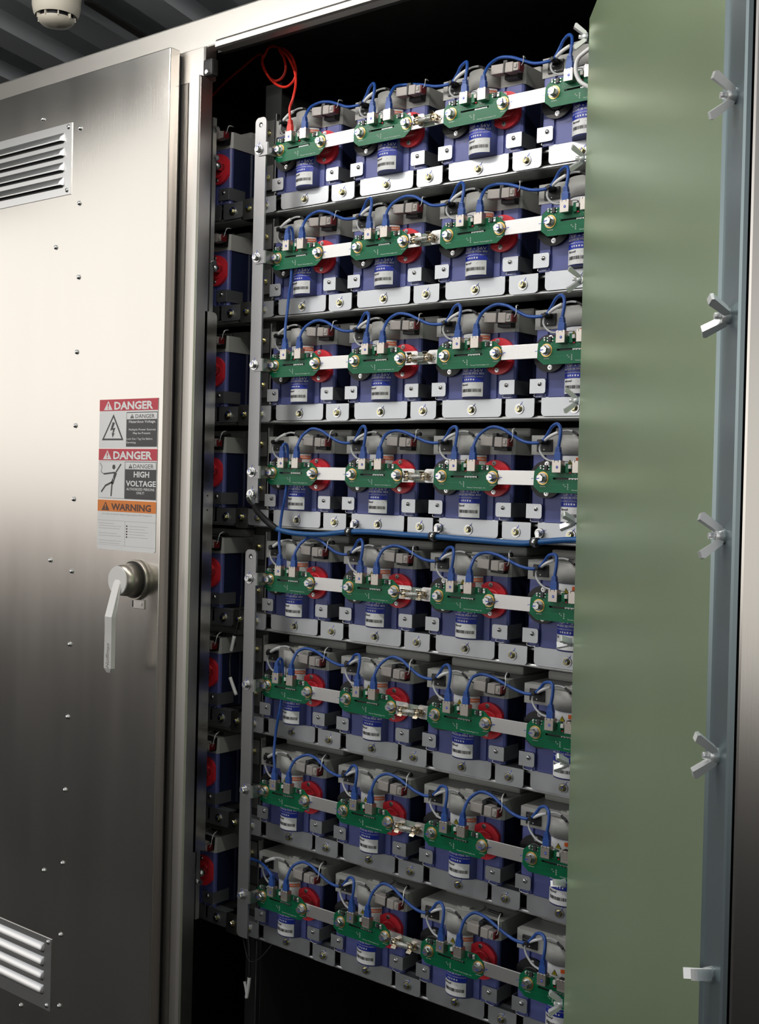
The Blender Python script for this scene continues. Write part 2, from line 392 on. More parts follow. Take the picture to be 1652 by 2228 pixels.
for r in range(8):
    for dz, k in ((.07, 0), (-.04, 1)):
        if r == 0 and k == 0: pass
        mb = MB().use('rack_steel'); z = rowz(r) + dz
        mb.box(-.120, -.078, .066, .070, z - .03, z + .03)
        hexbolt(mb, -.098, .066, z, .006, .006, .009, 'yellow_zinc', 'yellow_zinc', mark=1.6 if k else None)
        o = mb.build('gusset_plate', root); o.location = (.09, -.075, 1.70)
ur = upright('rack_upright', .945, .985, .078, -1.6, .95, 'grey steel rack upright hidden beside the right stile of the cabinet')
del ur['group']
ur = upright('rack_upright', -.60, -.56, .078, -1.6, .95, 'grey steel rack upright at the far left behind the closed door')
del ur['group']

# shelves ------------------------------------------------------------
def make_shelf(x0, x1, xs):
    root = empty('shelf')
    mb = MB().use('zinc_rail')
    mb.prism([(.060, -.095), (.062, -.0935), (.075, -.0935), (.075, -.1005), (.062, -.1005), (.060, -.099)], x0, x1, ax='x')
    # rolled bottom bead and underside flange
    mb.prism([(.0545, -.1275), (.0530, -.1300), (.0530, -.1325), (.0548, -.1345), (.058, -.1355), (.0755, -.1355), (.0755, -.1335), (.066, -.1335), (.066, -.1275)], x0, x1, ax='x')
    mb.box(xs, x1, .0755, .115, -.1355, -.1335)
    mb.build('front_rail', root)
    mb = MB().use('dark_liner'); mb.box(xs, x1, .080, .083, -.134, -.094); mb.build('web', root)
    mb = MB().use('rack_steel'); mb.box(xs, x1, .083, .50, -.0945, -.0925); mb.build('tray', root)
    return root
sh_m = make_shelf(-.105, .943, -.064); sh_l = make_shelf(-.558, -.175, -.555)
for r in range(8):
    o = sh_m if r == 0 else copy_tree(sh_m); o.location = (0, 0, rowz(r))
    tag(o, 'zinc plated shelf rail carrying the %s row of modules in the open bay' % ROWN[r], 'shelf', 'shelves of the open bay')
    o = sh_l if r == 0 else copy_tree(sh_l); o.location = (0, 0, rowz(r))
    tag(o, 'dark shelf rail under the %s module of the left bay, seen past the frame' % ROWN[r], 'shelf', 'shelves of the left bay')

# ================================================================== CLOSED DOOR
DX0, DX1, DZ0, DZ1 = -1.30, -.242, -1.60, 1.020
mb = MB().use('stainless'); mb.box(DX0, DX1, -.13, -.100, DZ0, DZ1, .0025); door = cbuild(mb, 'door')
door['label'] = 'closed brushed stainless door with louvre vents and lever handle'
def dbuild(mb, name): return mb.build(name, door)
mb = MB().use('rubber_black'); mb.box(DX0 + .01, DX1 - .006, -.101, -.092, DZ0 + .01, DZ1 - .01); dbuild(mb, 'gasket')
def vent(x0, x1, z0, z1, slots, hw):
    mb = MB().use('louvre_metal')
    mb.box(x0, x1, -.1322, -.130, z0, z1)
    for zc in slots:
        xa, xb = x0 + .012, x1 - .030
        # hood: rounded sheet bulging outward, open underneath
        pr = [(-.1322, zc + .014), (-.1362, zc + .010), (-.1395, zc + .004), (-.1415, zc - .004), (-.1418, zc - .0075), (-.1412, zc - .0085), (-.1400, zc - .0065)]
        N = len(pr); vs = []; K = 6; cols = []
        for i in range(2):
            pass
        xs = [xa, xa + .002, xa + .006, xa + .012, xb - .012, xb - .006, xb - .002, xb]; sc = [0, .5, .85, 1, 1, .85, .5, 0]
        for X, q in zip(xs, sc):
            for (a, b) in pr: vs.append((X, -.1324 + (a + .1322) * q, b))
        fs = [[i * N + j, (i + 1) * N + j, (i + 1) * N + j + 1, i * N + j + 1] for i in range(len(xs) - 1) for j in range(N - 1)]
        mb.use('louvre_metal').add(vs, fs, True)
        mb.use('black_ink').prism(rrect(xa + .003, xb - .003, zc - .0135, zc - .0035, .003), -.1327, -.1322)
    for (X, Z) in ((x1 - .014, z1 - .010), (x1 - .016, z0 + .012), (x0 + .014, z1 - .010), (x0 + .014, z0 + .012)):
        panscrew(mb, X, -.1322, Z, .0062, .0035)
    dbuild(mb, 'louvre_vent')
vent(-1.05, -.621, .716, .902, [.866, .8275, .789, .750], 0)
vent(-1.05, -.640, -1.452, -1.258, [-1.288, -1.326, -1.364, -1.402], 0)
for X, Z in [(-.7498, .9312), (-.588, .8812), (-.585, .6876), (-.682, .5832), (-.582, .496), (-.583, .3018), (-.583, .1105), (-.584, -.0813), (-.679, -.2471), (-.586, -.2704), (-.588, -.4625), (-.591, -.6543), (-.596, -.8486), (-.600, -1.0439), (-.681, -1.0813), (-.603, -1.2355), (-.603, -1.426), (-.773, -1.475)]:
    mb = MB(); mb.use('chrome').cyl((X, -.130, Z), (X, -.1308, Z), .0075, .0075, 16); mb.dome((X, -.1308, Z), (0, -1, 0), .0062, .0048); dbuild(mb, 'rivet')
# handle
hx, hz = -.327, -.2735
mb = MB().use('knob_metal'); mb.cyl((hx, -.130, hz), (hx, -.141, hz), .0505, .0495, 40); mb.use('black_ink').cyl((hx, -.141, hz), (hx, -.1425, hz), .0460, .0460, 40)
mb.use('knob_metal'); mb.cyl((hx, -.1425, hz), (hx, -.187, hz), .0425, .036, 40); mb.use('handle_metal').cyl((hx, -.187, hz), (hx, -.190, hz), .036, .0345, 40)
mb.use('handle_metal')
def lever_sec(x, y, z, w, t): return [(x - w / 2, y + t, z), (x - w / 2 + .003, y, z), (x + w / 2 - .003, y, z), (x + w / 2, y + t, z)]
secs = [(-.326, -.189, -.268, .018, .002), (-.326, -.1925, -.280, .030, .004), (-.3305, -.212, -.361, .032, .010), (-.333, -.2095, -.405, .032, .010), (-.337, -.2065, -.488, .033, .010), (-.338, -.203, -.499, .018, .006)]
vs = []; [vs.extend(lever_sec(*q)) for q in secs]
fs = [[i * 4 + j, i * 4 + j + 1, i * 4 + 5 + j, i * 4 + 4 + j] for i in range(len(secs) - 1) for j in range(3)] + [[i * 4 + 3, i * 4, i * 4 + 4, i * 4 + 7] for i in range(len(secs) - 1)]
fs += [[0, 1, 2, 3], [20, 23, 22, 21]]
mb.add(vs, fs)
def lev(a, b): # a along the lever length, b across
    t = (a + .405) / (-.488 + .405); return (-.333 + t * (-.004) + b, -.2095 + t * .003 - .0004, a)
mb.use('knob_metal').text('Hoffman', 0, 1, 0, 1, lambda u, v: lev(-.488 + u * .062, .0065 - v * .013), .0, .35)
dbuild(mb, 'handle')['label'] = 'pale lever handle on a round knob, pointing down'
mb = MB().use('stainless_frame').box(-.333, -.292, -.133, -.130, -.345, -.322, .001); mb.use('chrome').box(-.309, -.300, -.135, -.133, -.337, -.330); mb.use('black_ink').box(-.337, -.334, -.133, -.130, -.342, -.326)
dbuild(mb, 'keyhole_plate')

# door signs -----------------------------------------------------------
SX0, SX1 = -.483, -.2575
def signfn(y): return lambda u, v: (SX0 + u * (SX1 - SX0), y, v)
def alert(mb, u, z, w, h, c1, c2, y):
    f = signfn(y); mb.use(c1).flat([(u, z), (u + w, z), (u + w / 2, z + h)], f)
    f2 = signfn(y - .0002); mb.use(c2).flat([(u + w * .45, z + h * .32), (u + w * .55, z + h * .32), (u + w * .57, z + h * .72), (u + w * .43, z + h * .72)], f2)
    mb.flat([(u + w * .44, z + h * .12), (u + w * .56, z + h * .12), (u + w * .56, z + h * .24), (u + w * .44, z + h * .24)], f2)
def sign_base(z0, z1, corners): return MB().use('sign_white').prism(rrect(SX0, SX1, z0, z1, .006, corners), -.1312, -.1302)
Y1, Y2 = -.1314, -.1317
f1, f2 = signfn(Y1), signfn(Y2)
# first danger sign
z1, z0 = .175, .052
mb = sign_base(z0, z1, 'tltr')
mb.use('sign_red').flat(rect(0, 1, z1 - .029, z1), f1); alert(mb, .08, z1 - .0265, .15, .023, 'sign_white', 'sign_red', Y2)
mb.use('sign_white').text('DANGER', .26, .92, z1 - .0265, z1 - .006, f2, .035)
mb.use('sign_dark').flat(rect(.475, .995, z0 + .004, z1 - .033), f1); mb.use('sign_white').flat(rect(.482, .988, z1 - .051, z1 - .035), f2)
f3 = signfn(-.132)
mb.use('sign_dark').text('DANGER', .63, .95, z1 - .0485, z1 - .0385, f3); alert(mb, .54, z1 - .0485, .065, .011, 'sign_dark', 'sign_white', -.132)
mb.use('sign_white').text('Hazardous Voltage.', .52, .97, z1 - .062, z1 - .0535, f2, .01); mb.text('Multiple Power Sources', .52, .97, z1 - .0805, z1 - .074, f2, .01); mb.text('May be Present.', .59, .89, z1 - .0895, z1 - .083, f2, .01)
mb.text('Lock Out / Tag Out Before', .485, .92, z1 - .1035, z1 - .097, f2, .01); mb.text('Servicing', .485, .64, z1 - .1125, z1 - .106, f2, .01)
T = [(.05, z0 + .020), (.43, z0 + .020), (.25, z0 + .086)]
def ring(mb, P, w, fn, asp):
    c = (sum(p[0] for p in P) / 3, sum(p[1] for p in P) / 3); Q = [(c[0] + (p[0] - c[0]) * w, c[1] + (p[1] - c[1]) * w) for p in P]
    for i in range(3): j = (i + 1) % 3; mb.flat([P[i], P[j], Q[j], Q[i]], fn)
mb.use('sign_dark'); ring(mb, T, .80, f1, 1)
mb.flat([(.235, z0 + .066), (.275, z0 + .064), (.245, z0 + .050), (.285, z0 + .052), (.255, z0 + .037), (.275, z0 + .038), (.237, z0 + .026), (.222, z0 + .040), (.236, z0 + .038), (.243, z0 + .047), (.195, z0 + .044)], f1)
s1 = tag(mb.build('danger_sign'), 'DANGER hazardous voltage sticker with lightning bolt triangle, topmost on the closed door', 'sign')
# second danger sign
z1, z0 = .0505, -.0775
mb = sign_base(z0, z1, '')
mb.use('sign_red').flat(rect(0, 1, z1 - .029, z1), f1); alert(mb, .08, z1 - .0265, .15, .023, 'sign_white', 'sign_red', Y2)
mb.use('sign_white').text('DANGER', .26, .92, z1 - .0265, z1 - .006, f2, .035)
mb.use('sign_grey').flat(rect(.008, .992, z0 + .003, z1 - .032), f1); mb.use('sign_white').flat(rect(.012, .462, z0 + .004, z1 - .033), f2)
mb.use('sign_dark').flat(rect(.470, .995, z0 + .003, z1 - .032), f2); f2b = signfn(-.1319); mb.use('sign_white').flat(rect(.475, .990, z1 - .051, z1 - .0335), f2b)
mb.use('sign_dark').text('DANGER', .61, .95, z1 - .0485, z1 - .038, signfn(-.1321)); alert(mb, .53, z1 - .0485, .065, .011, 'sign_dark', 'sign_white', -.1321)
mb.use('sign_white').text('HIGH', .62, .88, z1 - .071, z1 - .056, f2b, .03); mb.text('VOLTAGE', .49, .99, z1 - .0935, z1 - .079, f2b, .03); mb.text('AUTHORIZED PERSONS', .50, .97, z1 - .1035, z1 - .097, f2b, .01); mb.text('ONLY!', .67, .80, z1 - .1125, z1 - .106, f2b, .01)
def stroke(a, b, w): # thick line in (u,z); u unit = .2255 m
    ax, az, bx, bz = a[0] * .2255, a[1], b[0] * .2255, b[1]; dx, dz = bx - ax, bz - az; L = math.hypot(dx, dz); nx, nz = -dz / L * w, dx / L * w
    mb.flat([((ax + nx) / .2255, az + nz), ((bx + nx) / .2255, bz + nz), ((bx - nx) / .2255, bz - nz), ((ax - nx) / .2255, az - nz)], f2b)
mb.use('sign_dark')
zz = z0
stroke((.40, zz + .090), (.31, zz + .068), .0022); stroke((.31, zz + .068), (.25, zz + .040), .0050); stroke((.25, zz + .042), (.235, zz + .008), .0025); stroke((.25, zz + .044), (.14, zz + .035), .0024); stroke((.14, zz + .036), (.06, zz + .018), .0024); stroke((.29, zz + .068), (.10, zz + .064), .0020)
stroke((.10, zz + .064), (.05, zz + .070), .0008); stroke((.05, zz + .070), (.07, zz + .082), .0008); stroke((.07, zz + .082), (.03, zz + .092), .0008)
mb.flat([(.275 + .027 * math.cos(k * math.pi / 6), zz + .082 + .0062 * math.sin(k * math.pi / 6)) for k in range(12)], f2b)
mb.use('sign_white'); mb.flat([(.245, zz + .066), (.275, zz + .058), (.262, zz + .058), (.285, zz + .047), (.255, zz + .056), (.264, zz + .056)], signfn(-.1321))
tag(mb.build('danger_sign'), 'DANGER HIGH VOLTAGE sticker with falling figure, middle one on the closed door', 'sign')
# warning sign
z1, z0 = -.079, -.2045
mb = sign_base(z0, z1, 'blbr')
mb.use('sign_orange').flat(rect(0, 1, z1 - .029, z1), f1); alert(mb, .07, z1 - .0265, .14, .022, 'sign_brown', 'sign_orange', Y2)
mb.use('sign_brown').text('WARNING', .24, .92, z1 - .0255, z1 - .008, f2, .03)
mb.use('sign_grey').text('Arc Flash & Shock Hazard Appropriate PPE Required', .08, .93, z1 - .038, z1 - .033, f1)
mb.flat(rect(0, 1, z1 - .0522, z1 - .0515), f1); mb.flat(rect(.485, .490, z0 + .012, z1 - .052), f1); mb.flat(rect(0, 1, z0 + .0115, z0 + .012), f1)
for k in range(9):
    if k in (3, 6): continue
    mb.flat(rect(.03, .30 + .05 * (k % 3), z1 - .060 - k * .0062, z1 - .0592 - k * .0062), f1)
    if k % 2: mb.flat(rect(.36, .42, z1 - .060 - k * .0062, z1 - .0592 - k * .0062), f1)
for k in range(5):
    mb.use('sign_dark').flat(rect(.505, .53, z1 - .0655 - k * .0068, z1 - .062 - k * .0068), f1); mb.use('sign_grey').flat(rect(.55, .88 - .05 * (k % 2), z1 - .0642 - k * .0068, z1 - .0634 - k * .0068), f1)
tag(mb.build('warning_sign'), 'WARNING sticker with orange band above white form lines, lowest on the closed door', 'sign')

# ================================================================== OPEN DOOR WITH GREEN PLATE
sv = Vector((0.61639, -0.78725, 0.01727)); nv = Vector((-0.78735, -0.61651, -0.00174)); zv = Vector((-0.01202, 0.01252, 0.99985))
ODM = Matrix(((sv.x, -nv.x, zv.x, 0.87118), (sv.y, -nv.y, zv.y, -0.09), (sv.z, -nv.z, zv.z, -0.08087), (0, 0, 0, 1)))
# local: x along door, -y towards the viewer side, z up ; nuts seat at y=+.008
PB, PT = -1.62, .955
mb = MB().use('green_zinc')
def strip(P, T0=None):  # cross-section polyline (x,y) extruded in z, chamfer top-left
    pass
cs = [(-.030, .012), (.022, .008), (.975, .008), (1.045, .011)]
y_front = .009
# central green sheet inside a bent border
mb.prism([(.022, PB), (.978, PB), (.978, PT - .022), (.022, PT - .022)], .0085, .0120)
cover_mb = mb
mb = MB().use('zinc_blue_reflection')
mb.add([(-.030, .022, PB), (.022, .0085, PB), (.022, .0085, PT - .022), (-.030, .022, PT)], [[0, 1, 2, 3]])
mb.add([(-.030, .022, PT), (.022, .0085, PT - .022), (.978, .0085, PT - .022), (1.047, .022, PT)], [[0, 1, 2, 3]])
mb.add([(-.030, .022, PB), (-.030, .022, PT), (-.030, .045, PT), (-.030, .045, PB)], [[0, 1, 2, 3]])
mb.add([(.978, .0085, PB), (.981, .0118, PB), (.981, .0118, PT), (.978, .0085, PT)], [[0, 1, 2, 3]])
mb.add([(.981, .0118, PB), (1.045, .0118, PB), (1.045, .0118, PT), (.981, .0118, PT)], [[0, 1, 2, 3]])
mb.add([(1.045, .0118, PB), (1.048, .0140, PB), (1.048, .0140, PT), (1.045, .0118, PT)], [[0, 1, 2, 3]])
mb.add([(1.048, .0140, PB), (1.048, .0185, PB), (1.048, .0185, PT), (1.048, .0140, PT)], [[0, 1, 2, 3]])
flange_mb = mb
mb = MB().use('stainless')
mb.prism([(-.01, .066), (1.050, .066), (1.052, .064), (1.052, .0225), (1.050, .0205), (1.040, .0205), (1.040, .060), (-.01, .060)], PB - .02, PT + .06, ax='z')
od = mb.build('door', cab); od.matrix_local = Matrix.Translation((0, .09, 1.72)) @ ODM; od['label'] = 'open stainless door carrying an olive green cover plate with wing nuts'
cover_mb.build('cover_plate', od)['label'] = 'olive green zinc cover plate'
flange_mb.build('plate_flange', od, fix=False)
def wingnut(x, z, rot, i):
    mb = MB().use('wing_zinc')
    T = Matrix.Translation((x, .0085 if x < .5 else .0118, z)) @ Matrix.Rotation(rot, 4, 'Y')
    q = len(mb.v)
    mb.cyl((0, 0, 0), (0, -.009, 0), .0085, .0065, 16); mb.cyl((0, -.009, 0), (0, -.016, 0), .0038, .0036, 10)
    for sgn in (1, -1):
        pr = [(-.0005, .004), (-.007, .0035), (-.026, .0165), (-.024, .0235), (-.021, .0240), (-.003, .0095)]
        mb.prism([(a, b * sgn) for a, b in pr], -.0055, .0055, ax='x')
    mb.v = [tuple(T @ Vector(v)) for v in mb.v]
    mb.build('wing_nut', od)
for k, rt in zip(range(9), (.05, .5, .4, .15, .9, 1.15, .8, 1.2, .1)): wingnut(0, .908 - .22703 * k, rt, k)
for k, rt in zip(range(2, 7), (.25, .75, -.15, .2, 1.25)): wingnut(1.015, .908 - .22703 * k, rt, k)

# ================================================================== SMOKE DETECTOR
dx, dy = -.885, .002
root = empty('smoke_detector', (dx, dy, 1.35), 'cream smoke detector hanging from the corrugated ceiling', 'smoke detector')
def lathe(mb, prof, n=32):
    vs = [(r * math.cos(2 * math.pi * i / n), r * math.sin(2 * math.pi * i / n), z) for r, z in prof for i in range(n)]
    fs = [[j * n + i, j * n + (i + 1) % n, (j + 1) * n + (i + 1) % n, (j + 1) * n + i] for j in range(len(prof) - 1) for i in range(n)]
    mb.add(vs, fs, True)
mb = MB().use('detector_plastic'); lathe(mb, [(.0, .03), (.072, .03), (.072, -.012), (.070, -.020), (.069, -.022), (0, -.022)]); mb.build('mounting_base', root)
mb = MB().use('detector_plastic'); lathe(mb, [(.068, -.022), (.067, -.05), (.063, -.068), (.058, -.075)]); lathe(mb, [(.051, -.083), (.050, -.088), (.042, -.096), (.025, -.101), (0, -.103)])
for k in range(9):
    a = k * 2 * math.pi / 9; mb.box(-.0015, .0015, .046, .0545, -.087, -.074, T=Matrix.Rotation(a, 4, 'Z'))
mb.build('sensor_head', root)
mb = MB().use('black_plastic'); lathe(mb, [(.046, -.070), (.046, -.09)]); lathe(mb, [(.057, -.0745), (.046, -.0745)]); mb.build('sensing_slot', root)

# ================================================================== CAPACITOR MODULE
BCX, BCY, BR_ = .055, .059, .036
def bulge(x, z, off=0.0, R=BR_):
    a = (x - BCX) * 1.1 / R; return (BCX + (R + off) * math.sin(a), BCY - (R + off) * math.cos(a), z)
def arcprism(mb, cx, cy, R, z0, z1, n=20):
    pl = [(cx - R * math.cos(math.pi * k / n), cy - R * math.sin(math.pi * k / n)) for k in range(n + 1)]
    mb.prism(pl, z0, z1, ax='z', smooth=True)
def make_module():
    root = empty('capacitor_module')
    mb = MB().use('blue_plastic')
    # housing outline from above with grooves in the front and ribs at the sides
    fr = [(-.052, .054), (-.048, .050), (-.024, .050), (-.023, .054), (-.019, .054), (-.018, .050)]
    fr2 = [(.1045, .050), (.1055, .054), (.1095, .054), (.1105, .050), (.146, .050), (.150, .054)]
    side = []
    y = .12
    while y < .42: side += [(.150, y), (.153, y + .004), (.153, y + .045), (.150, y + .049)]; y += .062
    back = [(.150, .45), (-.052, .45)]
    mb.prism(fr + fr2 + [(.150, .060), (-.052, .060)], -.0905, .048, ax='z')
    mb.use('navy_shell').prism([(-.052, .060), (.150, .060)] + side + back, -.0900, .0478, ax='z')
    mb.use('blue_plastic')
    arcprism(mb, BCX, BCY, BR_, -.0895, .048)
    mb.build('housing', root)
    mb = MB().use('grey_plastic')
    mb.prism([(-.056, .052), (-.054, .049), (.147, .049), (.153, .055), (.155, .46), (-.057, .46)], .048, .088, ax='z')
    arcprism(mb, BCX, BCY + .003, .0415, .0475, .0875)
    mb.box(-.045, .145, .125, .45, .088, .108, .006)
    mb.cyl((BCX, .083, .088), (BCX, .083, .0905), .030, .029, 28)
    mb.box(.046, .066, .062, .074, .088, .0945, .001)
    lid = mb.build('lid', root)
    mb = MB().use('black_plastic'); mb.box(-.040, -.004, .0455, .049, .0545, .0795, .001); mb.box(-.030, -.012, .030, .046, .070, .079, .002)
    mb.use('chrome').dome((-.022, .0455, .0585), (0, -1, 0), .002, .001)
    mb.build('cable_tie_mount', lid)
    mb = MB().use('black_plastic'); mb.tube([(.098, .088, .0915), (.118, .084, .092), (.134, .080, .093)], .0028, 8); mb.dome((.134, .080, .093), (0, -1, 0), .0052, .005); mb.dome((.134, .080, .093), (0, 1, 0), .0052, .005); mb.build('push_pin', lid)
    # front label
    mb = MB().use('label_blue')
    n = 14; xa, xb = .0265, .0835
    for (c, z0, z1, x0, x1, off) in (('label_blue', -.0555, .004, xa, xb, .0006), ('label_white', -.0862, -.0562, .0275, .0815, .0009)):
        mb.use(c); vs = []
        for i in range(n + 1):
            X = x0 + (x1 - x0) * i / n; vs += [bulge(X, z0, off), bulge(X, z1, off)]
        mb.add(vs, [[2 * i, 2 * i + 2, 2 * i + 3, 2 * i + 1] for i in range(n)], True)
    f = lambda x, z: bulge(x, z, .0013)
    mb.use('label_white').text('130F \u2022 56V', .032, .081, -.0345, -.0275, f, .005)
    mb.text('BMOD0130 P056 B03', .0290, .0825, -.0400, -.0356, f, .01)
    mb.text('HIGH ENERGY & POWER DENSITY', .030, .0815, -.0457, -.0434, f)
    for k in range(5): mb.flat(rect(.041 + k * .0052, .0438 + k * .0052, -.0522, -.0492 + .0004 * (k % 2)), f)
    mb.use('black_ink').text('Maxwell', .0325, .0515, -.0634, -.0589, f, .02, .25)
    random.seed(3); X = .0335
    while X < .078:
        w = random.choice((.0004, .0007, .0011)); mb.flat(rect(X, X + w, -.0768, -.0700), f); X += w + random.choice((.0004, .0006, .0009))
    mb.use('sign_grey')
    for zz, x0, x1 in ((-.0665, .031, .050), (-.0685, .060, .078), (-.0625, .062, .075), (-.0795, .034, .060), (-.0815, .034, .055)): mb.flat(rect(x0, x1, zz, zz + .0008), f)
    mb.build('label', root, fix=False)
    mb = MB().use('label_white'); vs = []
    for i in range(n + 1):
        X = .029 + (.0935 - .029) * i / n; vs += [bulge(X, .006, .0006), bulge(X, .0462, .0006)]
    mb.add(vs, [[2 * i, 2 * i + 2, 2 * i + 3, 2 * i + 1] for i in range(n)], True)
    mb.use('orange_ink'); [mb.flat(rect(.0640 + k * .00285, .0640 + (k + 1) * .00285, .0340, .0420), f) for k in range(10)]; f_ = lambda x, z: bulge(x, z, .0017)
    mb.use('label_white').text('WARNING', .071, .0905, .0360, .0400, f_, .01)
    mb.use('black_ink').flat([(.046, .027), (.059, .027), (.0525, .0385)], f); mb.use('yellow_ink').flat([(.048, .028), (.057, .028), (.0525, .0360)], f_)
    mb.use('black_ink').flat([(.0520, .0335), (.0535, .0335), (.0528, .0312), (.0538, .0312), (.0520, .0285), (.0524, .0305), (.0514, .0305)], lambda x, z: bulge(x, z, .002))
    mb.use('sign_grey')
    for k in range(6): mb.flat(rect(.066, .086 - .003 * (k % 3), .0315 - k * .0028, .0325 - k * .0028), f)
    mb.build('warning_label', root, fix=False)
    # terminal covers
    for name, cx, cut, sgn, mname in (('positive_terminal_cover', .1125, .1475, 1, 'red_plastic'), ('negative_terminal_cover', -.0135, -.0485, -1, 'black_plastic')):
        mb = MB().use(mname); P = []
        for k in range(40):
            a = 2 * math.pi * k / 40; X = cx + .039 * math.cos(a); Z = -.002 + .0385 * math.sin(a)
            X = min(X, cut) if sgn > 0 else max(X, cut); P.append((X, Z))
        mb.prism(P, .0415, .0500)
        mb.cyl((cx, .0415, -.002), (cx, .0395, -.002), .024, .020, 28)
        tc_ = mb.build(name, root)
        for dz in (.0295, -.0305):
            mb = MB(); X = cx - .002 * sgn; mb.use('chrome').cyl((X, .0416, dz), (X, .0404, dz), .0052, .0052, 16); mb.use('bolt_metal').cyl((X, .0404, dz), (X, .0388, dz), .0040, .0036, 12); mb.use('black_ink').cyl((X, .0388, dz), (X, .0386, dz), .0016, .0016, 6)
            mb.build('screw', tc_)
        mb = MB().use('bolt_metal'); X = BW if sgn > 0 else 0; mb.cyl((X, .012, 0), (X, .0400, 0), .010, .010, 20); mb.build('terminal_post', root)
    # mounting tabs
    for x0, x1, cr_, sx_, side_ in ((-.0585, -.0225, 'trbr', -.036, -.0585), (.1155, .1515, 'tlbl', .1335, .1515)):
        mb = MB().use('zinc_plate'); mb.prism(rrect(x0, x1, -.0822, -.0525, .005, cr_), .0435, .0450)
        if side_ < 0: mb.box(side_ - .0012, side_, .0436, .10, -.0822, -.0525)
        else: mb.box(side_, side_ + .0018, .0436, .10, -.0822, -.0525)
        t = mb.build('mounting_tab', root)
        mb = MB(); panscrew(mb, sx_, .0435, -.0632, .0050, .0034); mb.build('screw', t)
        mb = MB().use('bolt_metal'); xx = (x0 + x1) / 2; mb.tube([(xx - .008, .046, -.083), (xx - .008, .045, -.088), (xx + .010, .044, -.089), (xx + .011, .050, -.084)], .0007, 6); mb.build('wire_clip', t)
    # plug with harness
    ang = math.radians(3)
    T = Matrix.Translation((.0935, .021, .0755)) @ Matrix.Rotation(ang, 4, 'Y')
    mb = MB().use('plug_grey'); mb.box(0, .031, -.009, .010, -.0098, .0098, .0015, T); mb.box(.0355, .0545, -.0105, .011, -.0105, .0102, .0015, T)
    mb.box(.031, .066, -.006, .009, -.008, .008, 0, T); mb.box(.0545, .0665, -.009, .010, -.0088, .0080, .001, T)
    mb.box(.057, .0635, -.0108, -.009, -.0035, .0045, .0005, T)
    pl = mb.build('plug_connector', root)
    mb = MB().use('red_dark').box(.0665, .0697, -.008, .009, -.0082, .0075, .001, T); mb.build('plug_seal', pl)
    mb = MB().use('black_plastic'); mb.box(.0312, .0352, -.0112, .0115, -.0112, .0112, .0006, T); mb.box(.026, .036, -.004, .006, .0105, .0180, .001, T); mb.build('cable_tie', pl)
    mb = MB().use('black_plastic'); mb.box(.022, .055, .011, .030, -.0175, .0165, .001, T); mb.build('plug_mount', pl)
    mb = MB().use('grey_cable'); mb.tube([(.1635, .018, .0735), (.1675, .018, .078), (.1670, .021, .0875), (.157, .036, .0985), (.147, .060, .1035)], .00095, 6); mb.use('white_tube'); mb.tube([(.164, .026, .0925), (.157, .036, .0985), (.150, .052, .1025)], .0014, 6)
    mb.build('thermistor_wire', pl)
    return root
mod0 = make_module()
def module_at(i, x, r, label, group):
    o = mod0 if i == 0 else copy_tree(mod0); o.location = (x, 0, rowz(r)); tag(o, label, 'capacitor module', group); return o

